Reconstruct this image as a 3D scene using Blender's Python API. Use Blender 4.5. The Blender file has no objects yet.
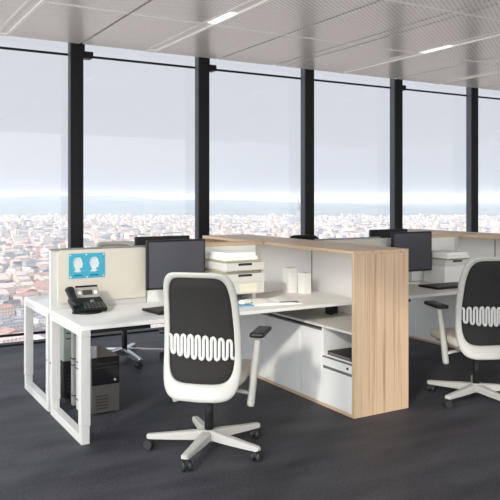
import bpy, bmesh, math, random
from mathutils import Vector, Matrix, noise
R = math.radians
scene = bpy.context.scene
col = scene.collection

# ------------------------------------------------------------------ camera, sky, sun, exposure
TH = math.atan(415 / 706)
FW = Vector((math.sin(TH), math.cos(TH), 0)); RT = Vector((math.cos(TH), -math.sin(TH), 0))
cam_data = bpy.data.cameras.new('camera'); cam = bpy.data.objects.new('camera', cam_data); col.objects.link(cam)
cam.location = (0, 0, 1.55); cam.rotation_euler = (R(90), 0, -TH)
cam_data.sensor_width = 36; cam_data.lens = 706 / 500 * 36
cam_data.shift_y = -53 / 500
cam_data.clip_start = 0.05; cam_data.clip_end = 40000
scene.camera = cam

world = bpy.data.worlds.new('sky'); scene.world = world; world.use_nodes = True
wn = world.node_tree.nodes; wl = world.node_tree.links
tc = wn.new('ShaderNodeTexCoord'); sx = wn.new('ShaderNodeSeparateXYZ'); wr = wn.new('ShaderNodeValToRGB')
mr = wn.new('ShaderNodeMapRange'); mr.inputs['From Min'].default_value = -0.3; mr.inputs['From Max'].default_value = 0.7
wl.new(tc.outputs['Generated'], sx.inputs[0]); wl.new(sx.outputs['Z'], mr.inputs['Value']); wl.new(mr.outputs[0], wr.inputs[0])
e = wr.color_ramp.elements
e[0].position = 0.0; e[0].color = (0.55, 0.53, 0.52, 1)
e[1].position = 1.0; e[1].color = (0.62, 0.68, 0.78, 1)
for p, c in ((0.285, (0.62, 0.64, 0.68, 1)), (0.302, (0.69, 0.71, 0.75, 1)), (0.36, (0.74, 0.765, 0.81, 1)), (0.55, (0.77, 0.79, 0.845, 1))):
    k = e.new(p); k.color = c
nz = wn.new('ShaderNodeTexNoise'); nz.inputs['Scale'].default_value = 3.0; nz.inputs['Detail'].default_value = 4
mp = wn.new('ShaderNodeMapping'); mp.inputs['Scale'].default_value = (1, 1, 5)
wl.new(tc.outputs['Generated'], mp.inputs[0]); wl.new(mp.outputs[0], nz.inputs['Vector'])
mx = wn.new('ShaderNodeMix'); mx.data_type = 'RGBA'; mx.blend_type = 'MULTIPLY'; mx.inputs[0].default_value = 0.12
cr = wn.new('ShaderNodeValToRGB'); cr.color_ramp.elements[0].color = (0.78, 0.8, 0.84, 1); cr.color_ramp.elements[0].position = .3
cr.color_ramp.elements[1].color = (1, 1, 1, 1); cr.color_ramp.elements[1].position = .65
wl.new(nz.outputs[0], cr.inputs[0]); wl.new(wr.outputs[0], mx.inputs[6]); wl.new(cr.outputs[0], mx.inputs[7])
# sky glow added round the sun, behind camera left, to brighten the room
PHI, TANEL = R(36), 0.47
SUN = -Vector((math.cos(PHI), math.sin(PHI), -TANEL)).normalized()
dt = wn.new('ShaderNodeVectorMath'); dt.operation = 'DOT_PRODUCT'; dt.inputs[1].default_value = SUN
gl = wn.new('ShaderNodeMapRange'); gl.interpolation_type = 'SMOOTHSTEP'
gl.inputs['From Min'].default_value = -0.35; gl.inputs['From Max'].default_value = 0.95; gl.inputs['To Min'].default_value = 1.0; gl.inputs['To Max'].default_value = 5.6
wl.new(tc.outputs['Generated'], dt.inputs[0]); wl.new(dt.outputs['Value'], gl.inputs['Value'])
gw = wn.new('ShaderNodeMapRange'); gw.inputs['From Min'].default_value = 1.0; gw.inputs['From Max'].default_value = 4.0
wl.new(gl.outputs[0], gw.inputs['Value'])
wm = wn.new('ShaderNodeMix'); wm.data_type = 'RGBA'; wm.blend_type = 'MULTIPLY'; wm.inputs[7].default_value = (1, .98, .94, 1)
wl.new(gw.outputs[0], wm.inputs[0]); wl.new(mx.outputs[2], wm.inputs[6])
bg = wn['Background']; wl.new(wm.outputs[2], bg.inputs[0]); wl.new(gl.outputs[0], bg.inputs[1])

sun_d = bpy.data.lights.new('sun', 'SUN'); sun_d.energy = 2.5; sun_d.angle = R(3.0); sun_d.color = (1, 0.94, 0.85)
sun = bpy.data.objects.new('sun', sun_d); col.objects.link(sun)
sun.rotation_euler = (-SUN).to_track_quat('-Z', 'Y').to_euler()

scene.view_settings.view_transform = 'Standard'; scene.view_settings.look = 'None'
scene.view_settings.gamma = 1; scene.view_settings.use_curve_mapping = False
scene.view_settings.exposure = 0.0
rng = random.Random(7)

# ------------------------------------------------------------------ materials
def srgb(r, g, b):
    f = lambda c: (c / 255 / 12.92) if c / 255 <= .04045 else ((c / 255 + .055) / 1.055) ** 2.4
    return (f(r), f(g), f(b), 1)
def mat(name, c, rough=.5, metal=0, spec=.5, var=0.0, vscale=8, bump=0, bscale=200, emit=0):
    m = bpy.data.materials.new(name); m.use_nodes = True
    n = m.node_tree.nodes; l = m.node_tree.links; b = n['Principled BSDF']
    b.inputs['Base Color'].default_value = c; b.inputs['Roughness'].default_value = rough
    b.inputs['Metallic'].default_value = metal; b.inputs['Specular IOR Level'].default_value = spec
    t = n.new('ShaderNodeTexCoord')
    if var:
        z = n.new('ShaderNodeTexNoise'); z.inputs['Scale'].default_value = vscale; z.inputs['Detail'].default_value = 5
        l.new(t.outputs['Object'], z.inputs['Vector'])
        r = n.new('ShaderNodeValToRGB')
        r.color_ramp.elements[0].position = .3; r.color_ramp.elements[1].position = .7
        r.color_ramp.elements[0].color = tuple(x * (1 - var) for x in c[:3]) + (1,)
        r.color_ramp.elements[1].color = tuple(min(1, x * (1 + var)) for x in c[:3]) + (1,)
        l.new(z.outputs[0], r.inputs[0]); l.new(r.outputs[0], b.inputs['Base Color'])
    if bump:
        z = n.new('ShaderNodeTexNoise'); z.inputs['Scale'].default_value = bscale
        l.new(t.outputs['Object'], z.inputs['Vector'])
        k = n.new('ShaderNodeBump'); k.inputs['Strength'].default_value = bump; k.inputs['Distance'].default_value = .003
        l.new(z.outputs[0], k.inputs['Height']); l.new(k.outputs[0], b.inputs['Normal'])
    if emit:
        b.inputs['Emission Color'].default_value = c; b.inputs['Emission Strength'].default_value = emit
    return m
def wood(name, scale):
    m = bpy.data.materials.new(name); m.use_nodes = True
    n = m.node_tree.nodes; l = m.node_tree.links; b = n['Principled BSDF']
    t = n.new('ShaderNodeTexCoord'); mp = n.new('ShaderNodeMapping'); mp.inputs['Scale'].default_value = scale
    l.new(t.outputs['Object'], mp.inputs[0])
    z = n.new('ShaderNodeTexNoise'); z.inputs['Scale'].default_value = 1; z.inputs['Detail'].default_value = 6; z.inputs['Roughness'].default_value = .6
    l.new(mp.outputs[0], z.inputs['Vector'])
    r = n.new('ShaderNodeValToRGB'); q = r.color_ramp.elements
    q[0].position = .28; q[0].color = srgb(146, 117, 90); q[1].position = .75; q[1].color = srgb(222, 197, 166)
    for p, c in ((.42, srgb(190, 160, 128)), (.5, srgb(208, 180, 148)), (.58, srgb(199, 170, 138))):
        k = q.new(p); k.color = c
    l.new(z.outputs[0], r.inputs[0]); l.new(r.outputs[0], b.inputs['Base Color'])
    b.inputs['Roughness'].default_value = .45
    return m
M = {}
M['white'] = mat('white_laminate', srgb(230, 229, 224), .4)
M['whitemetal'] = mat('white_powder_coat', srgb(196, 195, 190), .4)
M['chairwhite'] = mat('pale_grey_plastic', srgb(180, 179, 172), .42)
M['wood_z'] = wood('striped_ash_upright', (38, 38, .6))
M['wood_y'] = wood('striped_ash_lengthwise', (38, .6, 38))
M['wood_x'] = wood('striped_ash_crosswise', (.6, 38, 38))
M['black'] = mat('black_plastic', srgb(26, 26, 27), .45, spec=.3)
M['gloss'] = mat('gloss_black', srgb(20, 20, 22), .12)
M['darkgrey'] = mat('dark_grey_plastic', srgb(66, 64, 62), .4)
M['rubber'] = mat('black_rubber', srgb(34, 36, 38), .6)
M['mesh'] = mat('black_mesh_fabric', srgb(44, 43, 42), .85, spec=.2, bump=.6, bscale=500)
M['seat'] = mat('cream_seat_fabric', srgb(196, 190, 176), .9, spec=.2, bump=.4, bscale=400)
M['blackseat'] = mat('black_seat_fabric', srgb(40, 40, 42), .9, spec=.2)
M['screen'] = mat('dark_display', srgb(66, 66, 74), .3)
M['silver'] = mat('silver_plastic', srgb(178, 174, 166), .35, .3)
M['chrome'] = mat('polished_aluminium', srgb(200, 202, 204), .18, 1)
M['fabric'] = mat('cream_screen_fabric', srgb(204, 198, 184), .9, spec=.15, bump=.3, bscale=600)
M['capgrey'] = mat('grey_aluminium_cap', srgb(140, 138, 134), .4, .5)
M['paper'] = mat('white_paper', srgb(240, 239, 234), .8, spec=.2)
M['cream'] = mat('cream_card', srgb(226, 219, 196), .7, spec=.2)
M['olive'] = mat('olive_shelf_shade', srgb(176, 172, 128), .7, spec=.2)  # olive shelf colour with the shadow between the drawers painted in
M['trayg'] = mat('pale_grey_tray', srgb(206, 203, 194), .5)
M['slot'] = mat('dark_slot', srgb(34, 32, 30), .6)
M['teal'] = mat('cyan_print', srgb(66, 158, 180), .6, spec=.2)
M['tealdark'] = mat('deep_cyan_print', srgb(24, 106, 130), .6, spec=.2)
M['print'] = mat('pale_print', srgb(200, 208, 206), .6, spec=.2)
M['blue'] = mat('blue_folder', srgb(110, 160, 190), .6)
M['green'] = mat('green_folder', srgb(90, 130, 124), .5)
M['greypc'] = mat('brushed_silver_case', srgb(150, 158, 152), .4, .4)
M['mull'] = mat('black_steel', srgb(20, 19, 20), .5, spec=.25)
M['mullside'] = mat('blue_grey_steel', srgb(40, 44, 52), .45)
M['lock'] = mat('lock_metal', srgb(90, 88, 84), .3, .8)
M['dial'] = mat('phone_display', srgb(70, 66, 58), .3)
M['lampoff'] = mat('lit_diffuser', srgb(214, 212, 207), .5, emit=.14)
M['lampon'] = mat('lit_lamp_lens', (1, .97, .9, 1), .5, emit=1.0)
M['dark'] = mat('dark_void', srgb(40, 38, 37), .9)
M['joint'] = mat('pale_joint_profile', srgb(250, 249, 246), .5)

def ceil_mat():
    m = bpy.data.materials.new('perforated_metal_tile'); m.use_nodes = True
    n = m.node_tree.nodes; l = m.node_tree.links; b = n['Principled BSDF']
    t = n.new('ShaderNodeTexCoord'); mp = n.new('ShaderNodeMapping'); mp.inputs['Scale'].default_value = (14, 42, 1)
    l.new(t.outputs['Object'], mp.inputs[0])
    z = n.new('ShaderNodeTexBrick'); z.inputs['Scale'].default_value = 1; z.inputs['Mortar Size'].default_value = .3
    z.inputs['Brick Width'].default_value = 1; z.inputs['Row Height'].default_value = 1
    z.inputs['Color1'].default_value = srgb(162, 161, 158); z.inputs['Color2'].default_value = srgb(176, 175, 172)
    z.inputs['Mortar'].default_value = srgb(236, 234, 230)
    l.new(mp.outputs[0], z.inputs['Vector']); l.new(z.outputs[0], b.inputs['Base Color'])
    b.inputs['Metallic'].default_value = .2; b.inputs['Roughness'].default_value = .28
    return m
M['ceil'] = ceil_mat()
def carpet_mat():
    m = bpy.data.materials.new('charcoal_carpet'); m.use_nodes = True
    n = m.node_tree.nodes; l = m.node_tree.links; b = n['Principled BSDF']
    t = n.new('ShaderNodeTexCoord')
    z = n.new('ShaderNodeTexNoise'); z.inputs['Scale'].default_value = 75; z.inputs['Detail'].default_value = 4
    z2 = n.new('ShaderNodeTexNoise'); z2.inputs['Scale'].default_value = 1; z2.inputs['Detail'].default_value = 5
    mp = n.new('ShaderNodeMapping'); mp.inputs['Scale'].default_value = (1.2, 4, 1); mp.inputs['Rotation'].default_value = (0, 0, R(-30))  # stretched noise paints soft light and shadow bands into the carpet colour
    l.new(t.outputs['Object'], z.inputs['Vector']); l.new(t.outputs['Object'], mp.inputs[0]); l.new(mp.outputs[0], z2.inputs['Vector'])
    a = n.new('ShaderNodeMath'); a.operation = 'ADD'; l.new(z.outputs[0], a.inputs[0]); l.new(z2.outputs[0], a.inputs[1])
    h = n.new('ShaderNodeMath'); h.operation = 'MULTIPLY'; h.inputs[1].default_value = .5; l.new(a.outputs[0], h.inputs[0])
    r = n.new('ShaderNodeValToRGB'); q = r.color_ramp.elements
    q[0].position = .36; q[0].color = srgb(34, 34, 38); q[1].position = .64; q[1].color = srgb(72, 71, 76)
    l.new(h.outputs[0], r.inputs[0]); l.new(r.outputs[0], b.inputs['Base Color'])
    k = n.new('ShaderNodeBump'); k.inputs['Strength'].default_value = .5; k.inputs['Distance'].default_value = .004
    l.new(z.outputs[0], k.inputs['Height']); l.new(k.outputs[0], b.inputs['Normal'])
    b.inputs['Roughness'].default_value = .62; b.inputs['Specular IOR Level'].default_value = .35
    return m
M['carpet'] = carpet_mat()
def glass_mat():
    m = bpy.data.materials.new('window_glass'); m.use_nodes = True
    n = m.node_tree.nodes; l = m.node_tree.links; n.remove(n['Principled BSDF'])
    tr = n.new('ShaderNodeBsdfTransparent'); tr.inputs[0].default_value = (.96, .97, .98, 1)
    g = n.new('ShaderNodeBsdfGlossy'); g.inputs['Roughness'].default_value = .02
    x = n.new('ShaderNodeMixShader'); x.inputs[0].default_value = .03
    l.new(tr.outputs[0], x.inputs[1]); l.new(g.outputs[0], x.inputs[2]); l.new(x.outputs[0], n['Material Output'].inputs[0])
    return m
M['glass'] = glass_mat()

# ------------------------------------------------------------------ helpers
class MB:
    def __init__(s): s.bm = bmesh.new(); s.mats = []; s.cur = 0
    def use(s, m):
        if m not in s.mats: s.mats.append(m)
        s.cur = s.mats.index(m); return s
    def _fin(s, before, bev=0, seg=2):
        if bev:
            new = [v for v in s.bm.verts if v not in before]
            ed = list({e for v in new for e in v.link_edges})
            bmesh.ops.bevel(s.bm, geom=ed, offset=bev, segments=seg, affect='EDGES', profile=.5)
    def box(s, x0, x1, y0, y1, z0, z1, bev=0, seg=2, mtx=None):
        before = set(s.bm.verts); nf = set(s.bm.faces)
        r = bmesh.ops.create_cube(s.bm, size=1)
        for v in r['verts']:
            v.co = Vector((x0 + (v.co.x + .5) * (x1 - x0), y0 + (v.co.y + .5) * (y1 - y0), z0 + (v.co.z + .5) * (z1 - z0)))
        s._fin(before, bev, seg)
        if mtx is not None:
            for v in s.bm.verts:
                if v not in before: v.co = mtx @ v.co
        for f in s.bm.faces:
            if f not in nf: f.material_index = s.cur
        return s
    def cyl(s, p0, p1, r0, r1=None, n=20):
        r1 = r0 if r1 is None else r1
        p0, p1 = Vector(p0), Vector(p1); d = p1 - p0; q = d.to_track_quat('Z', 'Y')
        a = []; b = []
        for i in range(n):
            t = 2 * math.pi * i / n; c = Vector((math.cos(t), math.sin(t), 0))
            a.append(s.bm.verts.new(p0 + q @ (c * r0))); b.append(s.bm.verts.new(p1 + q @ (c * r1)))
        fs = [s.bm.faces.new((a[i], a[(i + 1) % n], b[(i + 1) % n], b[i])) for i in range(n)]
        for f in fs: f.smooth = True
        fs += [s.bm.faces.new(a[::-1]), s.bm.faces.new(b)]
        for f in fs: f.material_index = s.cur
        return s
    def tube(s, pts, rx, ry=None, n=8, up=Vector((0, 1, 0)), closed=False):
        """sweeps an ellipse; rx across, ry along up; rx may be a list"""
        pts = [Vector(p) for p in pts]; N = len(pts); rings = []
        for i, p in enumerate(pts):
            a = pts[(i - 1) % N] if (closed or i > 0) else p; b = pts[(i + 1) % N] if (closed or i < N - 1) else p
            d = (b - a).normalized(); side = d.cross(up).normalized(); u = side.cross(d).normalized()
            w = rx[i] if isinstance(rx, (list, tuple)) else rx; h = (ry[i] if isinstance(ry, (list, tuple)) else ry) if ry else w
            rings.append([s.bm.verts.new(p + side * (w * math.cos(2 * math.pi * k / n + math.pi / n)) + u * (h * math.sin(2 * math.pi * k / n + math.pi / n))) for k in range(n)])
        for i in range(N if closed else N - 1):
            A, B = rings[i], rings[(i + 1) % N]
            for k in range(n):
                f = s.bm.faces.new((A[k], A[(k + 1) % n], B[(k + 1) % n], B[k])); f.smooth = True; f.material_index = s.cur
        if not closed:
            for rg in (rings[0][::-1], rings[-1]):
                f = s.bm.faces.new(rg); f.material_index = s.cur
        return s
    def prism(s, poly, f0, f1):
        """poly: 2d points; f0/f1 map a 2d point to 3d for the two caps"""
        a = [s.bm.verts.new(f0(*p)) for p in poly]; b = [s.bm.verts.new(f1(*p)) for p in poly]; n = len(poly)
        fs = [s.bm.faces.new(a[::-1]), s.bm.faces.new(b)] + [s.bm.faces.new((a[i], a[(i + 1) % n], b[(i + 1) % n], b[i])) for i in range(n)]
        for f in fs: f.material_index = s.cur
        return s
    def build(s, name, m=None, parent=None, off=None):
        bmesh.ops.recalc_face_normals(s.bm, faces=s.bm.faces[:])
        if off is not None: bmesh.ops.translate(s.bm, verts=s.bm.verts[:], vec=-Vector(off))
        me = bpy.data.meshes.new(name); s.bm.to_mesh(me); s.bm.free()
        for x in (s.mats or [m]): me.materials.append(x if not isinstance(x, str) else M[x])
        o = bpy.data.objects.new(name, me); col.objects.link(o)
        if parent: o.parent = parent
        return o
def tag(o, label=None, cat=None, group=None, kind=None):
    for k, v in (('label', label), ('category', cat), ('group', group), ('kind', kind)):
        if v: o[k] = v
    return o
def empty(name, loc, label=None, cat=None, rz=0, group=None):
    o = bpy.data.objects.new(name, None); col.objects.link(o); o.location = loc; o.rotation_euler = (0, 0, rz)
    o.empty_display_size = .1
    return tag(o, label, cat, group)
def dup(o, loc, rz=None, label=None, group=None):
    kids = {}
    for x in bpy.data.objects:
        if x.parent: kids.setdefault(x.parent.name, []).append(x)
    def rec(src, par):
        c = src.copy(); col.objects.link(c)
        if par: c.parent = par
        for ch in kids.get(src.name, []): rec(ch, c)
        return c
    r = rec(o, None); r.location = loc
    if rz is not None: r.rotation_euler = (0, 0, rz)
    if label: r['label'] = label
    if group: r['group'] = group
    return r
def off3(v, d): return (v[0] + d[0], v[1] + d[1], v[2] + d[2])
DX = 2.34

# ------------------------------------------------------------------ room shell
XL, XR, YB, YW = -0.55, 16.0, -3.0, 7.70
f = MB().box(XL, XR, YB, YW, -.3, 0).build('floor', 'carpet'); tag(f, 'charcoal carpet floor running up to the glass', kind='structure')

CZ, CE = 3.17, 7.35
lights_x = [(1.375, 1.49), (2.955, 3.085), (5.61, 5.75), (7.34, 7.47), (9.9, 10.03), (12.5, 12.63)]
joints = [-.4, .62, 2.245, 3.877, 4.65, 4.80, 6.61, 8.25, 9.05, 10.85, 11.65, 13.4, 14.3, 15.2]
xs = [XL] + sorted(joints) + [XR]
yj = [CE, 5.91, 4.43, 2.95, 1.47, 0, -1.48, YB]
cuts = sorted([(XL, XL), (XR, XR)] + [(j - .015, j + .015) for j in joints] + lights_x)
mb = MB()
for (a0, a1), (b0, b1) in zip(cuts, cuts[1:]):
    if b0 - a1 < .01: continue
    for y1, y0 in zip(yj, yj[1:]):
        mb.box(a1, b0, y0 + .018, y1 - .018 if y1 != CE else y1, CZ, CZ + .03)
ceil = mb.build('ceiling', 'ceil'); tag(ceil, 'grey metal tile ceiling with perforated panels', kind='structure')
MB().box(XL, XR, YB, CE - .02, CZ + .09, CZ + .4).build('ceiling_slab', 'dark', ceil)
mb = MB()
for y in yj[1:-1]: 
    for (a0, a1), (b0, b1) in zip(cuts, cuts[1:]):
        if b0 - a1 > .01: mb.box(a1, b0, y - .02, y + .02, CZ - .003, CZ + .02)
mb.build('joint_profile', 'joint', ceil)

lbl = ['recessed strip light running over the poster desk, leftmost in the ceiling', 'recessed strip light second from the left in the ceiling, above the black swivel monitor',
       'recessed strip light above the right desk, third from the left in the ceiling', 'recessed strip light at the far right ceiling edge', 'recessed strip light beyond the right edge', 'recessed strip light far to the right']
lbl[1] = 'recessed strip light in the ceiling, second from the left'
for i, (a, b) in enumerate(lights_x[:4]):
    c = (a + b) / 2
    r = empty('ceiling_light', (c, 5.9, CZ), lbl[i], 'ceiling light', group='recessed ceiling strip lights')
    mb = MB()
    y0, y1 = 1.5, 7.28
    mb.box(a - .012, a + .016, y0, y1, CZ - .004, CZ + .08); mb.box(b - .016, b + .012, y0, y1, CZ - .004, CZ + .08); mb.box(a, b, y1, CE, CZ - .004, CZ + .08)
    mb.build('frame', 'joint', r, (c, 5.9, CZ))
    MB().box(a + .012, b - .012, y0, y1, CZ + .012, CZ + .08).build('diffuser', 'lampoff', r, (c, 5.9, CZ))
    for (q0, q1) in ((5.45, 5.88), (2.5, 2.95)):
        MB().box(a + .02, b - .02, q0, q1, CZ + .004, CZ + .012, .003).build('lamp', 'lampon', r, (c, 5.9, CZ))

# window front: mullions, frames, panes
X_0, X_S, X_W, X_D = 2.22, 1.51, .137, .115
MX = [X_0 + X_S * k for k in range(-2, 9)]
for k, x in enumerate(MX):
    mb = MB()
    mb.use('mull').box(x - X_W / 2, x + X_W / 2, 7.40, 7.40 + X_D, -.05, 4.1, .004)
    mb.use('mull').box(x + .045, x + .066, 7.40 + X_D, 7.60, -.05, 4.1)
    o = mb.build('trim_%d' % (k + 1)); tag(o, 'black steel window mullion', kind='structure')
    MB().box(x - X_W / 2 - .003, x - X_W / 2 + .004, 7.415, 7.385 + X_D, 0, 4.1).build('side_fin', 'mullside', o)
    MB().box(x + X_W / 2 + .002, x + X_W / 2 + .01, 7.44, 7.46, .0, 3.12).build('edge_strip', 'capgrey', o)
    mb = MB().box(x + .05, x + .2, 7.47, 7.6, 3.055, 3.125, .006); mb.box(x + .05, x + .1, 7.45, 7.56, 3.1, 3.21, .006)
    if k % 2 == 1 or k == 2: mb.build('blind_bracket', 'mull', o)
    else: mb.bm.free()
for k in range(len(MX) - 1):
    x0, x1 = MX[k] + .066, MX[k + 1] + .045
    mb = MB().box(x0, x1, 7.555, 7.575, 3.075, 3.098).box(x0, x1, 7.55, 7.57, .105, .13).box(x0, x1, 7.58, 7.70, -.03, .018)
    o = mb.build('window_%d' % (k + 1), 'mull'); tag(o, 'floor to ceiling window over the city', kind='structure')
    MB().box(x0, x1, 7.585, 7.597, .018, 4.1).build('pane', 'glass', o)

# the glazed side of the room on the left, out of the picture; its mullions stripe the sunlight on the carpet
for k in range(7):
    y = 5.9 - 1.51 * k
    o = MB().box(-.52, -.40, y - .07, y + .07, -.05, 4.1, .004).build('trim_%d' % (k + 20), 'mull'); tag(o, 'black steel window mullion', kind='structure')
o = MB().box(-.48, -.44, YB, 7.4, -.03, .018).build('window_20', 'mull'); tag(o, 'floor to ceiling window over the city', kind='structure')
MB().box(-.47, -.46, YB, 7.4, .018, 4.1).build('pane', 'glass', o)

# ------------------------------------------------------------------ city far below
GZ = -130.0
def gp(px, t): return FW * t + RT * ((px - 250) / 706 * t)
def citymat(name, c, win=True):
    m = bpy.data.materials.new(name); m.use_nodes = True
    n = m.node_tree.nodes; l = m.node_tree.links; b = n['Principled BSDF']; b.inputs['Roughness'].default_value = .8
    t = n.new('ShaderNodeTexCoord'); g = n.new('ShaderNodeMapping'); g.inputs['Rotation'].default_value = (R(90), 0, R(0))
    z = n.new('ShaderNodeTexBrick'); z.offset = 0; z.inputs['Scale'].default_value = 1; z.inputs['Brick Width'].default_value = 3.6; z.inputs['Row Height'].default_value = 3.4
    z.inputs['Mortar Size'].default_value = .95; z.inputs['Mortar'].default_value = c; z.inputs['Color1'].default_value = tuple(x * .55 for x in c[:3]) + (1,); z.inputs['Color2'].default_value = tuple(x * .7 for x in c[:3]) + (1,)
    a = n.new('ShaderNodeSeparateXYZ'); q = n.new('ShaderNodeMath'); q.operation = 'ADD'; cb = n.new('ShaderNodeCombineXYZ')
    l.new(t.outputs['Object'], a.inputs[0]); l.new(a.outputs['X'], q.inputs[0]); l.new(a.outputs['Y'], q.inputs[1])
    l.new(q.outputs[0], cb.inputs['X']); l.new(a.outputs['Z'], cb.inputs['Y']); l.new(cb.outputs[0], z.inputs['Vector'])
    l.new(z.outputs[0], b.inputs['Base Color'])
    return m
walls = [citymat('city_wall_white', srgb(196, 191, 184)), citymat('city_wall_pink', srgb(190, 174, 166)), citymat('city_wall_grey', srgb(160, 158, 160)), citymat('city_wall_cream', srgb(192, 180, 164))]
roofs = [mat('city_roof_red', srgb(152, 124, 115), .9, var=.15, vscale=.3), mat('city_roof_pink', srgb(174, 160, 153), .9, var=.15, vscale=.3), mat('city_roof_grey', srgb(140, 138, 142), .9, var=.15, vscale=.3), mat('city_roof_dark', srgb(98, 92, 96), .9, var=.15, vscale=.3)]
gm = mat('city_ground', srgb(146, 132, 126), .95, var=.3, vscale=.02)
mb = MB()
P = [FW * 150 - RT * 500, FW * 150 + RT * 500, FW * 4600 + RT * 3000, FW * 4600 - RT * 3000]
mb.prism([(p.x, p.y) for p in P], lambda x, y: (x, y, GZ - 5), lambda x, y: (x, y, GZ))
tag(mb.build('city_ground', gm), 'pale city ground far below the tower', kind='structure')

mb = MB(); P = [FW * 4600 - RT * 4000, FW * 4600 + RT * 4000, FW * 30000 + RT * 16000, FW * 30000 - RT * 16000]
mb.prism([(p.x, p.y) for p in P], lambda x, y: (x, y, GZ - 5), lambda x, y: (x, y, GZ))
tag(mb.build('plain', mat('hazy_fields', srgb(112, 116, 114), .95, var=.3, vscale=.003)), 'hazy fields and woods beyond the city', kind='structure')

def house(mbw, mbr, c, ang, w, d, h, rh):
    """walls into mbw, roof into mbr; gabled when rh>0"""
    mt = Matrix.Translation(c) @ Matrix.Rotation(ang, 4, 'Z')
    mbw.box(-w / 2, w / 2, -d / 2, d / 2, 0, h, mtx=mt)
    if rh > 0:
        mbr.prism([(-d / 2 - .5, h), (d / 2 + .5, h), (0, h + rh)], lambda a, b: mt @ Vector((-w / 2 - .5, a, b)), lambda a, b: mt @ Vector((w / 2 + .5, a, b)))
    else:
        mbr.box(-w / 2 - .3, w / 2 + .3, -d / 2 - .3, d / 2 + .3, h, h + .8, mtx=mt)
        mbr.box(-w / 6, w / 8, -d / 5, d / 6, h + .8, h + 3.2, mtx=mt)
protos = []; SIZES = []
for k in range(8):
    w, d, h = rng.choice([(17, 10, 11), (25, 11, 13), (14, 9, 8), (34, 12, 15), (20, 18, 13)])
    SIZES.append((w, d)); mw, mrf = MB(), MB(); house(mw, mrf, Vector((0, 0, 0)), 0, w, d, h, [4, 3.5, 0, 4, 0, 3, 3.5, 0][k])
    gab = [5, 4.5, 0, 5.5, 0, 4, 5, 0][k] > 0
    rk = [0, 1, 2, 1, 2, 0, 3, 2][k]
    r = empty('city_building', (0, 0, -500))
    tag(r, ['red roofed pale city building far below the windows', 'pink roofed pale city building far below the windows', 'flat roofed pale city building far below the windows', 'dark roofed pale city building far below the windows'][rk], 'building', ['red roofed city buildings', 'pink roofed city buildings', 'flat roofed city buildings', 'dark roofed city buildings'][rk])
    mw.build('wall', walls[k % 4], r); mrf.build('roof', roofs[rk], r)
    protos.append([r, False])
BASE = R(18)
OCC = {}
def free(c, ang, w, d, keep=True):
    r = d / 2 * 1.12; k = max(1, math.ceil(w / d)); cs = []
    for i in range(k):
        o = (-w / 2 + w * (i + .5) / k) if k > 1 else 0
        cs.append((c[0] + o * math.cos(ang), c[1] + o * math.sin(ang), max(r, w / k / 2 * 1.2) * 1.12))
    for x, y, q in cs:
        ix, iy = int(x // 60), int(y // 60)
        for a in (-1, 0, 1):
            for b in (-1, 0, 1):
                for X, Y, Q in OCC.get((ix + a, iy + b), ()):
                    if (x - X) ** 2 + (y - Y) ** 2 < (q + Q) ** 2: return False
    if keep:
        for x, y, q in cs: OCC.setdefault((int(x // 60), int(y // 60)), []).append((x, y, q))
    return True
for px, t, w, d in ((294, 3300, 84, 40), (116, 3600, 56, 56), (19, 3200, 16, 16)):
    c = gp(px, t); free((c.x, c.y), 0, w, d)
def place(px, t, ang):
    k = rng.randrange(8); p = gp(px, t); loc = (p.x, p.y, GZ)
    if not free((p.x, p.y), ang, *SIZES[k]): return 0
    if not protos[k][1]:
        o = protos[k][0]; protos[k][1] = True; o.location = loc; o.rotation_euler = (0, 0, ang)
    else: dup(protos[k][0], loc, ang)
    return 1
ncount = 0
t = 600
while t < 1850:
    w = 62 / 706 * t; n = max(1, int(w / 24))
    for i in range(n):
        if rng.random() < .85 and ncount < 250:
            ncount += place(-8 + 62 * (i + .5 + rng.uniform(-.2, .2)) / n, t + rng.uniform(-8, 8), BASE + rng.choice([0, 0, R(90)]) + rng.uniform(-.1, .1))
    t *= 1.024
for px in (96, 112, 128, 144, 158):
    for t in (640, 682): ncount += place(px, t + rng.uniform(-8, 8), BASE + rng.uniform(-.2, .2))
t = 1780
while ncount < 285:
    n = int(455 / 706 * t / 36)
    for i in range(n):
        if ncount >= 285: break
        ncount += place(52 + 455 * (i + .5 + rng.uniform(-.25, .25)) / n, t + rng.uniform(-10, 10), BASE + rng.choice([0, 0, R(90)]) + rng.uniform(-.15, .15))
    t *= 1.03
T1 = t
mbs = [MB(), MB(), MB(), MB()]; mrs = [MB(), MB(), MB(), MB()]
mass = MB()
for m_ in walls + roofs: mass.use(m_)
def mass_house(c, ang, w, d, h, rh, wi, ri):
    if not free((c.x, c.y), ang, w, d): return
    ca, sa = math.cos(ang), math.sin(ang)
    def q(x, y, z): return mass.bm.verts.new((c.x + x * ca - y * sa, c.y + x * sa + y * ca, GZ + z))
    lo = [q(-w / 2, -d / 2, 0), q(w / 2, -d / 2, 0), q(w / 2, d / 2, 0), q(-w / 2, d / 2, 0)]
    hi = [q(-w / 2, -d / 2, h), q(w / 2, -d / 2, h), q(w / 2, d / 2, h), q(-w / 2, d / 2, h)]
    for k in range(4): mass.bm.faces.new((lo[k], lo[(k + 1) % 4], hi[(k + 1) % 4], hi[k])).material_index = wi
    if rh:
        a, b = q(-w / 2, 0, h + rh), q(w / 2, 0, h + rh)
        for fc in ((hi[0], hi[1], b, a), (hi[2], hi[3], a, b)): mass.bm.faces.new(fc).material_index = 4 + ri
        for fc in ((hi[3], hi[0], a), (hi[1], hi[2], b)): mass.bm.faces.new(fc).material_index = wi
    else: mass.bm.faces.new(hi).material_index = 4 + ri
t = 1830
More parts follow.
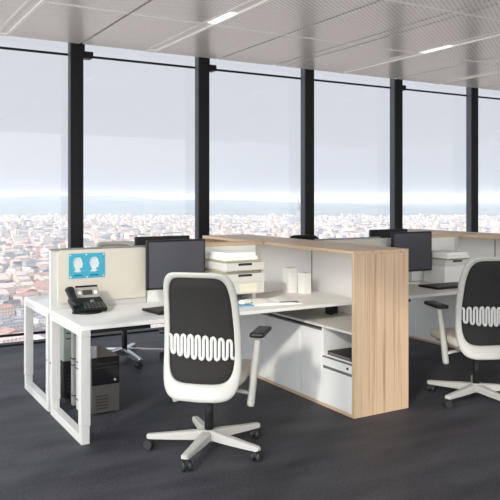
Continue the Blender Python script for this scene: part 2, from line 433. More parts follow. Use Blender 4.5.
while t < 4500:
    lo, hi_ = (-15, 515)
    n = int(530 / 706 * t / 38)
    for i in range(n):
        px = lo + 530 * (i + .5 + rng.uniform(-.3, .3)) / n
        if t < T1 and px > 50: continue
        w, d, h = rng.choice([(17, 10, 11), (25, 11, 13), (14, 9, 9), (38, 12, 16), (22, 18, 13), (44, 14, 15), (14, 14, 24)])
        mass_house(gp(px, t + rng.uniform(-12, 12)), BASE + rng.choice([0, R(90)]) + rng.uniform(-.2, .2), w, d, h * rng.uniform(.8, 1.25), rng.choice([0, 3.5, 3.5]), rng.randrange(4), rng.choice([0, 1, 1, 2, 2, 3]))
    t *= 1.017
tag(mass.build('distant_city'), 'hazy mass of pale roofs reaching to the horizon', 'city', kind='stuff')
tm = mat('bare_winter_trees', srgb(140, 124, 112), .95, var=.3, vscale=.2)
mb = MB()
for k in range(900):
    t = 610 * (3.0 ** rng.random()); px = rng.uniform(-6, 54); p = gp(px, t); r = rng.uniform(2.5, 4.5)
    if not free((p.x, p.y), 0, 2 * r, 2 * r): continue
    res = bmesh.ops.create_icosphere(mb.bm, subdivisions=1, radius=r)
    for v in res['verts']: v.co = Vector((v.co.x * rng.uniform(.8, 1.2), v.co.y * rng.uniform(.8, 1.2), v.co.z * 1.2)) + Vector((p.x, p.y, GZ + r))
tag(mb.build('city_trees', tm), 'brownish bare trees between the city roofs', 'trees', kind='stuff')
# landmarks
p = gp(294, 3300); c = (p.x, p.y, GZ)
r = empty('cathedral', c, 'tall pointed cathedral spire on the horizon beside the third mullion from the left', 'church')
MB().box(-40, 20, -18, 18, 0, 38).build('nave', walls[2], r)
MB().box(18, 36, -9, 9, 0, 70).build('tower', walls[2], r)
MB().cyl((27, 0, 70), (27, 0, 125), 9, .4, 8).build('spire', roofs[2], r)
p = gp(116, 3600); c = (p.x, p.y, GZ)
r = empty('domed_hall', c, 'pale domed building on the horizon above the light grey chair back', 'building')
MB().cyl((0, 0, 0), (0, 0, 22), 24, 24, 24).build('drum', walls[0], r)
mb = MB()
for i in range(5):
    a0, a1 = i * math.pi / 10, (i + 1) * math.pi / 10
    mb.cyl((0, 0, 22 + 20 * math.sin(a0)), (0, 0, 22 + 20 * math.sin(a1)), 22 * math.cos(a0), max(.3, 22 * math.cos(a1)), 24)
mb.build('dome', roofs[1], r)
p = gp(19, 3200); c = (p.x, p.y, GZ)
r = empty('church_tower', c, 'slim pale church tower on the horizon at the left edge', 'church')
MB().box(-5, 5, -5, 5, 0, 38).build('tower', walls[0], r); MB().cyl((0, 0, 38), (0, 0, 62), 6, .3, 8).build('spire', roofs[2], r)
# hills
mb = MB(); NX, NY = 60, 16; vs = []
for j in range(NY):
    t = 6500 + 6000 * j / (NY - 1); row = []
    for i in range(NX):
        px = -120 + 740 * i / (NX - 1); p = gp(px, t)
        prof = math.sin(math.pi * j / (NY - 1)) ** .8
        fall = max(.0, min(1, (430 - px) / 330))
        h = prof * (fall * 112 + 60 * noise.noise(Vector((px * .012, j * .3, 3.1))) * (.3 + fall) + 6)
        row.append(mb.bm.verts.new((p.x, p.y, GZ + max(-2, h))))
    vs.append(row)
for j in range(NY - 1):
    for i in range(NX - 1):
        mb.bm.faces.new((vs[j][i], vs[j][i + 1], vs[j + 1][i + 1], vs[j + 1][i])).smooth = True
tag(mb.build('hills', mat('wooded_hills', srgb(98, 106, 104), .95, var=.3, vscale=.004)), 'blue hazy wooded hills on the horizon', kind='structure')
# haze
hm = bpy.data.materials.new('city_haze'); hm.use_nodes = True
n = hm.node_tree.nodes; n.remove(n['Principled BSDF']); v = n.new('ShaderNodeVolumeScatter')
v.inputs['Color'].default_value = (.50, .545, .61, 1); v.inputs['Density'].default_value = 1.7e-4; v.inputs['Anisotropy'].default_value = 0
hm.node_tree.links.new(v.outputs[0], n['Material Output'].inputs['Volume'])
mb = MB(); P = [FW * 300 - RT * 700, FW * 300 + RT * 900, FW * 26000 + RT * 15000, FW * 26000 - RT * 15000]
mb.prism([(p.x, p.y) for p in P], lambda x, y: (x, y, GZ - 3), lambda x, y: (x, y, 60))
tag(mb.build('haze', hm), 'pale haze lying over the city', 'haze', kind='stuff')

# ------------------------------------------------------------------ cabinets
def make_cabinet():
    x0, x1, y0, y1, H, T = 3.124, 3.634, 3.882, 6.24, 1.17, .025
    o = (x0, y0, 0); ym = 5.06
    r = empty('cabinet', o)
    B = lambda mb, name, m, par=r: mb.build(name, m, par, o if par is r else o)
    B(MB().box(x0, x1, y0, y1, H - T, H, .002), 'top_panel', 'wood_y')
    B(MB().box(x0, x1, y0, y0 + T, .0, H - T, .002), 'end_panel', 'wood_z')
    B(MB().box(x0, x1, y1 - T, y1, .0, H - T, .002), 'end_panel', 'wood_z')
    B(MB().box(x0, x1, y0 + T, y1 - T, .0, .022), 'base_panel', 'wood_y')
    B(MB().box(x1 - .02, x1, y0 + T, y1 - T, .022, H - T), 'outer_back', 'wood_y')
    B(MB().box(x1 - .03, x1 - .02, y0 + T, ym - .004, .60, H - T).box(x1 - .03, x1 - .02, ym + .004, y1 - T, .60, H - T), 'back_panel', 'white')
    B(MB().box(x1 - .034, x1 - .022, ym - .006, ym + .006, .74, H - T), 'seam_profile', 'capgrey')
    # low carcass: shelf, partitions
    B(MB().box(x0 - .004, x1 - .03, y0 + T, y1 - T, .582, .60, .002), 'shelf', 'trayg')
    yn = 4.245
    B(MB().box(x0 + .004, x1 - .03, yn, yn + .02, .022, .582).box(x0 + .004, x1 - .03, 5.05, 5.07, .022, .582)
        .box(x1 - .06, x1 - .03, y0 + T, y1 - T, .022, .582).box(x0 + .01, x1 - .06, y0 + T, yn, .375, .385), 'partition', 'white')
    B(MB().box(x0 + .03, x0 + .04, yn + .02, y1 - T, .555, .582), 'gap_shade_strip', 'darkgrey')  # dark strip painting the shade in the gap above the doors
    for a, b in ((yn + .022, 4.528), (4.534, 5.06), (5.064, y1 - T - .002)):
        d = B(MB().box(x0, x0 + .018, a, b, .024, .556, .0015), 'door', 'white')
        B(MB().box(x0 - .006, x0 + .02, a, b, .556, .566), 'grip_rail', 'capgrey', d)
    B(MB().box(x0 - .003, x0 + .001, 4.545, 4.56, .36, .50, .001), 'door_handle', 'paper', r)
    # drawers
    d = B(MB().box(x0, x0 + .018, y0 + T + .002, yn - .002, .305, .37, .0015), 'drawer', 'white')
    B(MB().box(x0 - .006, x0 + .02, y0 + T + .002, yn - .002, .366, .376), 'grip_rail', 'capgrey', d)
    B(MB().cyl((x0 - .006, y0 + .07, .335), (x0, y0 + .07, .335), .009, n=14), 'lock', 'lock', d)
    d = B(MB().box(x0, x0 + .018, y0 + T + .002, yn - .002, .024, .285, .0015), 'drawer', 'white')
    B(MB().box(x0 + .0, x0 + .02, y0 + T + .002, yn - .002, .285, .305), 'grip_rail', 'capgrey', d)
    return tag(r, 'long ash veneered cabinet with white doors in the middle of the picture', 'cabinet', 'ash veneered room divider cabinets')
cab = make_cabinet()
dup(cab, off3(cab.location, (DX, 0, 0)), label='ash veneered cabinet at the right edge behind the right swivel chair')

def make_partition():
    x0, x1, y0, y1 = 2.575, 3.12, 5.09, 5.19; o = (x0, y0, 0)
    r = empty('partition_screen', o)
    MB().box(x0, x1, y0 + .001, y1, 1.148, 1.178, .002).build('top_cap', 'wood_x', r, o)
    MB().box(x0, x0 + .02, y0 + .004, y1 - .004, .741, 1.148).build('side_panel', 'white', r, o)
    MB().box(x0 + .02, 3.05, y0 + .006, y1 - .006, .741, 1.148).build('panel', 'white', r, o)
    MB().box(3.052, x1 - .001, y0 + .03, y1 - .03, .741, 1.148).build('panel', 'trayg', r, o)
    MB().box(2.07, x0 - .002, y0 + .0, y0 + .02, .70, 1.162, .002).build('low_panel', 'white', r, o)
    return tag(r, 'white partition panel with an ash top edge behind the document trays in the middle', 'partition', 'partition panels beside the cabinets')
par = make_partition()
dup(par, off3(par.location, (DX, 0, 0)), label='white partition panel with an ash top edge behind the right monitor')

# ------------------------------------------------------------------ desks
def make_desk():
    """local: origin at the outer front left corner on the floor, depth +y"""
    r = empty('desk', (1.327, 4.323, 0)); L, D = 2.24, .752
    MB().box(0, L, 0, D, .715, .74, .002).build('desk_top', 'white', r)
    fx0, fx1 = -.006, .056
    for ya, yb in ((.004, .062), (D - .062, D - .004)):
        g = MB().box(fx0, fx1, ya, yb, .115, .70, .003).build('leg', 'whitemetal', r)
        MB().box(fx0 + .004, fx1 - .004, ya + .003, yb - .003, .0, .115, .003).build('foot', 'whitemetal', g)
    MB().cyl((fx0 - .003, D - .03, .37), (fx0, D - .03, .37), .007, n=12).build('screw_cap', 'darkgrey', r)
    MB().box(fx0 + .003, fx1 - .003, .06, D - .06, .0, .055, .003).build('floor_rail', 'whitemetal', r)
    MB().box(fx0, fx1, .0, D - .004, .675, .715, .003).build('top_rail', 'whitemetal', r)
    MB().box(.06, .5, .10, .16, .67, .715, .002).build('cross_beam', 'black', r)
    MB().box(.06, 1.78, .20, .235, .675, .70, .002).box(.9, .96, .17, .26, .68, .715).box(.6, .63, .17, .26, .68, .715).build('cable_tray', 'black', r)
    MB().box(.06, 1.78, .50, .54, .67, .715, .002).build('cross_beam', 'whitemetal', r)
    c = MB().box(.180, .233, .685, .735, .0 + .012, .715, .006).build('cable_riser', 'whitemetal', r)
    for z in (.31, .355, .085): MB().box(.178, .235, .683, .737, z, z + .007).build('band', 'slot', c)
    MB().box(2.13, 2.21, .28, .30, .60, .715).box(2.12, 2.14, .25, .33, .60, .715).build('support_bracket', 'black', r)
    return tag(r, 'white desk with the phone and the poster screen in front left', 'desk', 'white bench desks')
desk = make_desk()
dup(desk, off3(desk.location, (DX, 0, 0)), label='white desk on the right behind the right swivel chair')
dw, dl = 'white desk behind the poster screen, nearer the window', 'white desk behind the right monitor, nearer the window'
# the desks facing them are the same desk mirrored front to back
def mirror_desk(loc, label):
    o = dup(desk, loc, label=label)
    o.scale = (1, -1, 1)
    return o
mirror_desk((1.327, 5.87, 0), dw); mirror_desk((1.327 + DX, 5.87, 0), dl)

# screens
def make_screen():
    x0, x1, y = 1.328, 2.062, 5.082; o = (x0, y, .74); r = empty('desk_screen', o)
    MB().box(x0, x1, y, y + .03, .70, 1.168, .004).build('frame', 'whitemetal', r, o)
    pl = []
    w0, w1, z0, z1, rd = x0 + .052, x1 - .012, .785, 1.166, .02
    for cx, cz, a0 in ((w1 - rd, z1 - rd, 0), (w0 + rd, z1 - rd, 90), (w0 + rd, z0 + rd, 180), (w1 - rd, z0 + rd, 270)):
        for k in range(6):
            a = R(a0 + 18 * k); pl.append((cx + rd * math.cos(a), cz + rd * math.sin(a)))
    MB().prism(pl, lambda a, b: (a, y + .001, b), lambda a, b: (a, y - .014, b)).build('fabric_panel', 'fabric', r, o)
    MB().box(x0, x1, y - .016, y + .034, 1.168, 1.177, .002).build('top_cap', 'capgrey', r, o)
    return tag(r, 'cream fabric desk screen with a cyan poster pinned on it', 'desk screen', 'cream desk screens')
scr = make_screen()
dup(scr, off3(scr.location, (DX, 0, 0)), label='cream desk screen showing behind the top of the middle cabinet on the right')

# poster
o = (1.599, 5.066, 1.052); r = empty('poster', o, 'cyan poster with two pale heads in profile on the cream desk screen', 'poster')
X0, X1, Z0, Z1, yp = 1.458, 1.727, .957, 1.139, 5.066
MB().box(X0, X1, yp - .002, yp, Z0, Z1).build('sheet', 'teal', r, o)
head = [(-.021, -.045), (-.028, -.03), (-.036, -.012), (-.040, .012), (-.034, .034), (-.018, .048), (.004, .051), (.022, .043), (.031, .026), (.032, .012), (.038, .0), (.041, -.006), (.035, -.010), (.036, -.018), (.033, -.021), (.034, -.028), (.030, -.035), (.014, -.036), (.012, -.048), (.026, -.060), (.0, -.070), (-.036, -.064), (-.022, -.052)]
for cx in (X0 + .068, X0 + .190):
    MB().prism([(cx + a * .92, 1.064 + b * .9) for a, b in head], lambda a, b: (a, yp - .002, b), lambda a, b: (a, yp - .0028, b)).build('head_print', 'print', r, o)
    mb = MB()
    for q in range(5):
        a = R(40 + 34 * q); mb.tube([(cx - .006 + .02 * math.cos(a + s_ * .5) * (1 + .2 * s_), yp - .003, 1.078 + .02 * math.sin(a + s_ * .5) * (1 + .15 * s_)) for s_ in (0, 1, 2)], .0012, .0005, 4)
    mb.build('line_print', 'teal', r, o)
    MB().box(cx - .035, cx + .03, yp - .0027, yp - .0019, .974, .983).build('caption_line', 'tealdark', r, o)
mb = MB()
for (a, b) in ((X0 + .01, Z1 - .012), (X1 - .01, Z1 - .012), (X1 - .01, Z0 + .012), (X0 + .012, Z0 + .012), ((X0 + X1) / 2, Z0 + .008), ((X0 + X1) / 2 - .006, Z1 - .01)):
    mb.cyl((a, yp - .004, b), (a, yp - .0015, b), .006, n=10)
for k in range(14): 
    a, b = rng.uniform(X0 + .02, X1 - .02), rng.uniform(Z0 + .03, Z1 - .02)
    mb.box(a, a + .006, yp - .0026, yp - .0019, b, b + .002)
mb.build('white_dots', 'print', r, o)

# monitors: local origin at the foot on the desk, facing -y
def make_monitor():
    r = empty('monitor', (2.262, 4.955, .74))
    MB().box(-.245, .245, 0, .035, .108, .482, .006).build('housing', 'black', r)
    MB().box(-.230, .230, -.0015, .001, .124, .468).build('screen', 'screen', r)
    MB().box(-.022, .022, .035, .06, .01, .28, .005).build('stand_neck', 'silver', r)
    mb = MB(); mb.cyl((0, .03, 0), (0, .03, .012), .085, .08, 32); mb.build('stand_foot', 'paper', r)
    return tag(r, 'black monitor with a dark screen on the front desk, left of the document trays', 'monitor', 'black monitors')
mon = make_monitor()
dup(mon, (4.692, 4.955, .74), label='black monitor with a dark screen on the right desk')
dup(mon, (2.37, 5.50, .74), R(180), label='black monitor seen from behind over the cream poster screen')
dup(mon, (4.86, 5.50, .74), R(180), label='black monitor seen from behind, left of the right monitor')

# keyboards
def make_keyboard():
    r = empty('keyboard', (2.12, 4.60, .74), rz=R(6))
    MB().box(-.225, .225, -.10, .145, .002, .018, .004).build('body', 'black', r)
    mb = MB()
    for j in range(6):
        for i in range(15): mb.box(-.21 + i * .028, -.21 + i * .028 + .023, -.085 + j * .034, -.085 + j * .034 + .028, .017, .022, .001, 1)
    mb.build('keys', 'darkgrey', r)
    return tag(r, 'black keyboard on the front desk behind the middle chair', 'keyboard', 'black keyboards')
kb = make_keyboard()
dup(kb, (4.755, 4.57, .74), R(-2), label='black keyboard on the right desk below the right monitor')

# desk phone
def make_phone():
    r = empty('desk_phone', (1.53, 4.87, .74))
    tilt = Matrix.Translation((0, -.04, .03)) @ Matrix.Rotation(R(22), 4, 'X')
    MB().cyl((.0, -.01, 0), (.0, -.01, .012), .105, .10, 32).build('stand_foot', 'black', r)
    b = MB().box(-.115, .125, -.04, .13, -.012, .018, .008, mtx=tilt).build('body', 'black', r)
    mb = MB()
    for j in range(4):
        for i in range(6): mb.box(-.035 + i * .026, -.035 + i * .026 + .019, -.03 + j * .021, -.03 + j * .021 + .014, .017, .023, .002, 1, mtx=tilt)
    mb.build('keypad', 'darkgrey', b)
    mb = MB(); 
    for i in range(2): mb.cyl(tilt @ Vector((.04, .062, .017)), tilt @ Vector((.04, .062, .026)), .014, n=16)
    mb.build('navigator_key', 'silver', b)
    up = Matrix.Translation((.004, .085, .092)) @ Matrix.Rotation(R(58), 4, 'X')
    d = MB().box(-.06, .115, -.02, .075, -.01, .012, .006, mtx=up).build('display_panel', 'silver', r)
    MB().box(-.008, .064, .012, .05, .011, .014, mtx=up).build('display', 'dial', d)
    MB().box(-.045, -.02, .018, .042, .011, .015, .002, mtx=up).box(.076, .10, .018, .042, .011, .015, .002, mtx=up).build('display_key', 'paper', d)
    MB().box(-.05, .11, .076, .088, -.004, .010, mtx=up).build('top_slot', 'black', d)
    mb = MB(); pts = [(-.098, -.075, .055), (-.098, -.06, .075), (-.098, -.03, .088), (-.098, .01, .105), (-.098, .05, .13), (-.098, .085, .155), (-.098, .10, .150)]
    mb.tube(pts, [.022, .033, .032, .029, .030, .034, .022], [.014, .022, .020, .018, .020, .024, .016], 12, up=Vector((0, -.3, 1)))
    mb.build('handset', 'black', r)
    MB().tube([(-.10, -.08, .05), (-.13, -.10, .02), (-.12, -.06, .008), (-.10, .0, .006)], .004, n=6).build('cord', 'black', r)
    return tag(r, 'black desk phone with a silver display under the cyan poster', 'phone', 'black desk phones')
ph = make_phone()
dup(ph, off3(ph.location, (DX, 0, 0)), label='black desk phone mostly hidden behind the ash end panel, on the right desk')

# document organisers
def make_organiser(dx=0, dy=0, drawers=((.985, 1.045), (.895, .96)), low='trayg'):
    x0, x1, y0, y1 = 2.555 + dx, 2.895 + dx, 4.70 + dy, 5.08; zt = drawers[0][1]; o = (x0, y0, .74); r = empty('document_organiser', o)
    zb = drawers[-1][0] - .09 if len(drawers) > 1 else .7405
    mb = MB().box(x0, x1, y1 - .012, y1, .74, zt + .02, .002)
    if zb > .75: mb.box(x0 + .02, x0 + .05, y0 + .1, y1 - .012, .74, zb).box(x1 - .05, x1 - .02, y0 + .1, y1 - .012, .74, zb)
    mb.build('back_board', 'white', r, o)
    for z0, z1 in drawers:
        d = MB().box(x0, x1, y0, y1 - .012, z0, z1, .003).build('drawer', 'trayg', r, o)
        MB().box(x0 + .105, x0 + .225, y0 - .001, y0 + .004, z1 - .022, z1 - .004).build('grip_slot', 'slot', d, o)
        MB().box(x0 - .004, x1 + .004, y0 + .025, y1 - .012, z1 + .007, z1 + .013).build('shelf', 'olive', r, o)
        MB().box(x0 + .02, x1 - .02, y0 + .05, y1 - .012, z1, z1 + .007).box(x0 + .02, x1 - .02, y0 + .05, y1 - .012, z1 + .013, z1 + .025 if z1 < zt else z1 + .0131).build('spacer', 'white', r, o)
    MB().box(x0, x1, y0 + .004, y1 - .012, zb, drawers[-1][0], .002).build('file_box', low, r, o)
    if len(drawers) > 1: MB().box(x0 + .12, x0 + .27, y0 + .0025, y0 + .004, zb + .012, zb + .076).build('label_card', 'cream', r, o)
    return tag(r, 'pale grey document drawers with black grip slots on the front desk', 'document tray', 'document drawer units')
org = make_organiser()
tag(make_organiser(2.395, .10, ((.893, .953),), 'white'), 'single pale grey document drawer with a black grip slot on the right desk')
def make_papers():
    o = (2.52, 4.74, 1.0585); r = empty('paper_stack', o)
    MB().box(2.59, 2.88, 4.78, 5.06, 1.0585, 1.086, .002).build('lower_sheets', 'paper', r, o)
    MB().box(2.60, 2.875, 4.80, 5.05, 1.086, 1.115, .002).build('upper_sheets', 'paper', r, o)
    return tag(r, 'white stack of papers on top of the document drawers of the front desk', 'papers', 'paper stacks on the document drawers')
pp = make_papers()
dup(pp, off3(pp.location, (2.375, 0, -.0915)), label='white stack of papers on top of the single document drawer of the right desk')

# white card boxes on the desk inside the cabinet
def card_box(cx, cy, w, d, h, rz, label):
    r = empty('card_box', (cx, cy, .74), label, 'box', rz, 'white card boxes')
    MB().box(-w / 2, w / 2, -d / 2, d / 2, 0, h, .002).build('body', 'paper', r)
    mb = MB()
    for k in range(1, 6): mb.box(-w / 2 - .0008, w / 2 + .0008, -d / 2 - .0008, d / 2 + .0008, h * k / 6, h * k / 6 + .002)
    mb.build('sheet_edges', 'white', r)
    MB().box(-w / 2 + .004, w / 2 - .004, -d / 2 + .004, d / 2 - .004, h, h + .003).build('lid', 'paper', r)
card_box(3.345, 5.02, .088, .10, .203, R(0), 'taller white card box on the front desk, beside the document drawers')
card_box(3.415, 4.90, .072, .09, .17, R(0), 'shorter white card box on the front desk, nearer the ash end panel')

# loose things on the front desk
def surf(name, pts, z0, z1, m, label, cat):
    cx = sum(p[0] for p in pts) / len(pts); cy = sum(p[1] for p in pts) / len(pts)
    o = MB().prism(pts, lambda a, b: (a, b, z0), lambda a, b: (a, b, z1)).build(name, m, None, (cx, cy, z0)); o.location = (cx, cy, z0)
    return tag(o, label, cat)
surf('folder', [(2.50, 4.53), (2.68, 4.49), (2.72, 4.72), (2.54, 4.76)], .74, .746, 'blue', 'flat blue folder lying under loose papers right of the middle chair', 'folder')
o = (2.90, 4.60, .74); r = empty('magazine', o, 'open white magazine on the front desk edge, left of the card boxes', 'magazine')
mtx = Matrix.Translation((2.90, 4.60, .74)) @ Matrix.Rotation(R(-14), 4, 'Z')
def page(sgn):
    mb = MB(); pl = [(0, .0), (.0, .008), (sgn * .05, .016), (sgn * .12, .013), (sgn * .2, .003), (sgn * .2, .0)]
    return mb.prism(pl, lambda a, b: mtx @ Vector((a, -.14, b)), lambda a, b: mtx @ Vector((a, .14, b)))
page(-1).build('page', 'paper', r, o); page(1).build('page', 'paper', r, o)
MB().box(.03, .17, -.1405, -.08, .0135, .0165, mtx=mtx).build('picture_print', 'capgrey', r, o)
surf('loose_sheet', [(2.93, 4.77), (3.12, 4.74), (3.14, 4.90), (2.95, 4.93)], .74, .7415, 'paper', 'loose white sheet lying behind the magazine', 'paper')
o = MB().box(-.05, .05, -.03, .03, 0, .03, .014, 3).build('computer_mouse', 'paper'); o.location = (2.66, 4.60, .746); o.rotation_euler = (0, 0, R(20)); tag(o, 'small white mouse on the blue folder', 'mouse')
r = empty('pen', (2.79, 4.62, .74), 'white pen with dark ends beside the small white mouse', 'pen', R(10))
MB().cyl((-.06, 0, .006), (.06, 0, .006), .005, n=10).build('barrel', 'paper', r); MB().cyl((.06, 0, .006), (.075, 0, .006), .005, .002, 10).cyl((-.075, 0, .006), (-.06, 0, .006), .005, n=10).build('tip', 'black', r)
surf('folder', [(1.47, 5.38), (1.62, 5.30), (1.70, 5.50), (1.55, 5.58)], .74, .765, 'green', 'dark green folder on the window side desk at the left', 'folder')
# black file in the niche
o = (3.34, 4.07, .385); r = empty('file_folder', o, 'black file lying in the open niche of the middle cabinet', 'file')
MB().box(3.14, 3.50, 3.93, 4.21, .385, .415, .003).build('cover', 'black', r, o)
MB().box(3.138, 3.49, 3.94, 4.20, .39, .41).build('pages', 'capgrey', r, o)

# computer towers
def make_pc(loc, ma, mb_, label, hs=1.0):
    r = empty('computer_tower', loc, label, 'computer', group='computer towers under the desks')
    MB().box(0, .205, 0, .40, .012, .21, .004).build('lower_case', mb_, r)
    MB().box(0, .205, -.002, .40, .21, .408, .004).build('upper_case', ma, r)
    MB().box(.02, .185, -.004, 0, .36, .366).box(.02, .185, -.004, 0, .33, .336).build('drive_slot', 'slot', r)
    MB().cyl((.17, -.006, .24), (.17, 0, .24), .008, n=14).build('power_button', 'silver', r)
    mb = MB()
    for k in range(5): mb.box(.03, .12, -.003, 0, .04 + .022 * k, .05 + .022 * k)
    mb.build('vent', 'slot', r)
    for x in (.02, .165): MB().box(x, x + .02, .02, .38, 0, .012).build('foot', 'rubber', r)
    r.scale = (1, 1, hs)
    return r
make_pc((1.565, 4.87, 0), 'gloss', 'darkgrey', 'black and grey computer tower on the floor under the front desk')
pc2 = make_pc((1.50, 5.36, 0), 'greypc', 'black', 'silver and black computer tower seen through the left desk leg frames', 1.4)

# ------------------------------------------------------------------ swivel chairs, local +y is where the sitter faces
def back_outline(inset_s, inset_t, inset_b, n=96):
    """rounded outline of the backrest, slightly waisted; returns (x, z)"""
    z0, z1 = .358 + inset_b, 1.117 - inset_t; pts = []
    for k in range(n):
        a = 2 * math.pi * k / n; ca, sa = math.cos(a), math.sin(a)
        ex = 6.5 if sa > 0 else 5.5
        x = math.copysign(abs(ca) ** (2 / ex), ca); z = math.copysign(abs(sa) ** (2 / ex), sa)
        zz = (z0 + z1) / 2 + z * (z1 - z0) / 2
        f = (zz - .345) / .772
        w = .240 + .006 * math.sin(math.pi * min(1, max(0, f))) - .024 * max(0, f) ** 1.6
        pts.append((x * (w - inset_s), zz))
    return pts
def back_y(x, z):
    f = (z - .345) / .772
    g = (f - .42) / .58 if f > .42 else (.42 - f) / .42
    return -.185 - (.12 if f > .42 else .075) * g * g + .05 * (x / .23) ** 2
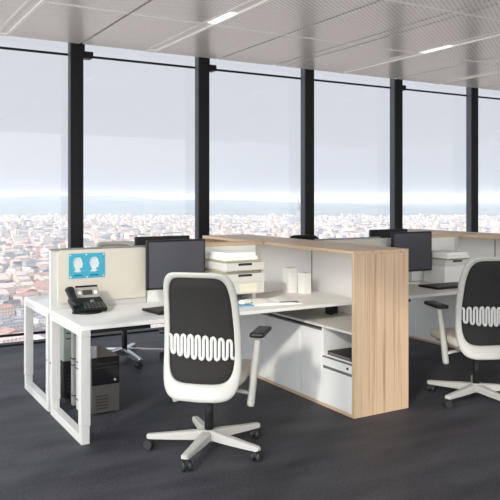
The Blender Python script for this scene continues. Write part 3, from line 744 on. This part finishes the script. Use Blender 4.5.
def make_chair(name, frame, base, seat, fabric, base_rot, arms=(.292, .292)):
    r = empty(name, (0, 0, 0))
    # frame ring
    O = back_outline(0, 0, 0); I = back_outline(.040, .034, .098); N = len(O); mb = MB(); rings = []
    for (xo, zo), (xi, zi) in zip(O, I):
        ring = []
        for k in range(10):
            a = 2 * math.pi * k / 10; u = .5 + .5 * math.cos(a); v = math.sin(a)
            u = .5 + math.copysign(abs(math.cos(a)) ** .6, math.cos(a)) * .5; v = math.copysign(abs(v) ** .6, v)
            x = xi + (xo - xi) * u; z = zi + (zo - zi) * u
            ring.append(mb.bm.verts.new((x, back_y(x, z) + v * .016, z)))
        rings.append(ring)
    for i in range(N):
        A, B_ = rings[i], rings[(i + 1) % N]
        for k in range(10): mb.bm.faces.new((A[k], A[(k + 1) % 10], B_[(k + 1) % 10], B_[k])).smooth = True
    bk = mb.build('back_frame', frame, r)
    mb = MB(); J = back_outline(.030, .026, .085); lay = []
    for s in (1, .8, .6, .4, .2):
        cz = .72; lay.append([mb.bm.verts.new((x * s, back_y(x * s, cz + (z - cz) * s) + .004, cz + (z - cz) * s)) for x, z in J])
    for A, B_ in zip(lay, lay[1:]):
        for i in range(N): mb.bm.faces.new((A[i], A[(i + 1) % N], B_[(i + 1) % N], B_[i])).smooth = True
    mb.bm.faces.new(lay[-1])
    me = mb.build('back_mesh', fabric, r)
    so = me.modifiers.new('thick', 'SOLIDIFY'); so.thickness = .004
    # lumbar meander
    pts = []; per = 9; x0, x1 = -.207, .207; z0, z1 = .597, .732; zc = (z0 + z1) / 2
    for k in range(per):
        for (u, v) in ((0, -.7), (0, 0), (0, .7), (.08, .93), (.25, 1), (.42, .93), (.5, .7), (.5, 0), (.5, -.7), (.58, -.93), (.75, -1), (.92, -.93)):
            x = x0 + (x1 - x0) * (k + u) / per
            amp = (z1 - z0) / 2 * (.72 + .28 * (1 - (2 * (x - x0) / (x1 - x0) - 1) ** 2))
            z = zc + v * amp - .012 * (x / .2); pts.append((x, back_y(x, z) - .010, z))
    MB().tube(pts, .010, .004, 8, up=Vector((0, 1, 0))).build('lumbar_band', 'whitemetal' if frame != 'black' else 'black', r)
    # seat
    mb = MB(); mb.box(-.235, .235, -.13, .33, .425, .495, .03, 4); s = mb.build('seat', seat, r)
    for p in s.data.polygons: p.use_smooth = True
    MB().box(-.20, .20, -.12, .28, .405, .428, .008).build('seat_pan', 'silver', r)
    MB().box(-.07, .07, -.20, .10, .355, .405, .01).build('mechanism', 'silver', r)
    for sx_ in (-1, 1):   # links carrying the back
        MB().tube([(sx_ * .05, -.12, .38), (sx_ * .07, -.18, .40), (sx_ * .09, back_y(.09, .42), .42)], .014, .014, 8, up=Vector((1, 0, 0))).build('back_link', frame, r)
    MB().cyl((0, 0, .10), (0, 0, .36), .027, n=20).build('gas_column', 'black', r)
    MB().cyl((0, 0, .055), (0, 0, .125), .034, .040, 20).build('hub', base, r)
    for k in range(5):
        a = base_rot + R(72 * k); mt = Matrix.Rotation(a, 4, 'Z')
        mb = MB(); secs = []
        for q, w, zt, zb in ((.015, .030, .122, .070), (.12, .029, .115, .066), (.25, .025, .103, .066), (.37, .022, .094, .068), (.382, .014, .090, .072)):
            secs.append([mb.bm.verts.new(mt @ Vector((q, y_, z_))) for y_, z_ in ((-w, zb), (w, zb), (w, zt - .008), (w * .6, zt), (-w * .6, zt), (-w, zt - .008))])
        for A, B_ in zip(secs, secs[1:]):
            for j in range(6): mb.bm.faces.new((A[j], A[(j + 1) % 6], B_[(j + 1) % 6], B_[j]))
        mb.bm.faces.new(secs[0][::-1]); mb.bm.faces.new(secs[-1])
        mb.build('base_arm', base, r)
        ct = mt @ Matrix.Translation((.355, 0, 0)) @ Matrix.Rotation(R(35 + 61 * k), 4, 'Z')
        mb = MB()
        for sy in (-1, 1): mb.cyl(ct @ Vector((-.012, sy * .008, .030)), ct @ Vector((-.012, sy * .030, .030)), .030, .028, 20)
        mb.box(-.034, .012, -.009, .009, .028, .066, .003, 2, mtx=ct)
        mb.build('caster', 'rubber', r)
    if arms:
        for sx_, ao in ((-1, arms[0] - .292), (1, arms[1] - .292)):
            mb = MB()
            mb.tube([(sx_ * .10, .0, .385), (sx_ * .20, .0, .37), (sx_ * (.255 + ao), .0, .36)], .022, .012, 8, up=Vector((0, 0, 1)))
            mb.tube([(sx_ * (.25 + ao), -.005, .285), (sx_ * (.252 + ao), -.005, .295), (sx_ * (.265 + ao), .005, .45), (sx_ * (.288 + ao), .02, .66), (sx_ * (.292 + ao), .02, .705)], [.022, .026, .026, .024, .024], [.020, .024, .024, .022, .022], 10, up=Vector((1, 0, 0)))
            p = mb.build('arm_post', frame, r)
            mb = MB(); mb.box(sx_ * (.30 + ao) - .045, sx_ * (.30 + ao) + .045, -.07, .19, .708, .738, .013, 3); mb.build('arm_pad', 'black', r)
    return r
GA = math.atan2
c1 = make_chair('swivel_chair', 'chairwhite', 'chairwhite', 'seat', 'mesh', R(5) + R(43), (.25, .305))
tag(c1, 'white framed swivel chair with a black mesh back in the middle of the picture', 'chair', 'white framed mesh back swivel chairs')
c1.location = (1.982, 3.87, 0); c1.rotation_euler = (0, 0, -R(43))
c2 = make_chair('swivel_chair', 'chairwhite', 'chairwhite', 'seat', 'mesh', R(45) + R(20))
tag(c2, 'white framed swivel chair with a black mesh back cut by the right picture edge', 'chair', 'white framed mesh back swivel chairs')
c2.location = (4.24, 3.79, 0); c2.rotation_euler = (0, 0, -R(20))
c3 = make_chair('swivel_chair', 'silver', 'chrome', 'seat', 'silver', R(20), arms=None)
tag(c3, 'light grey swivel chair with a polished base behind the poster screen', 'chair', 'swivel chairs on the window side')
c3.location = (2.36, 6.36, 0); c3.rotation_euler = (0, 0, R(180))
c4 = make_chair('swivel_chair', 'black', 'chrome', 'blackseat', 'mesh', R(20), arms=None)
tag(c4, 'black swivel chair whose rounded top shows above the middle cabinet', 'chair', 'swivel chairs on the window side')
c4.location = (4.60, 6.36, 0); c4.rotation_euler = (0, 0, R(180))
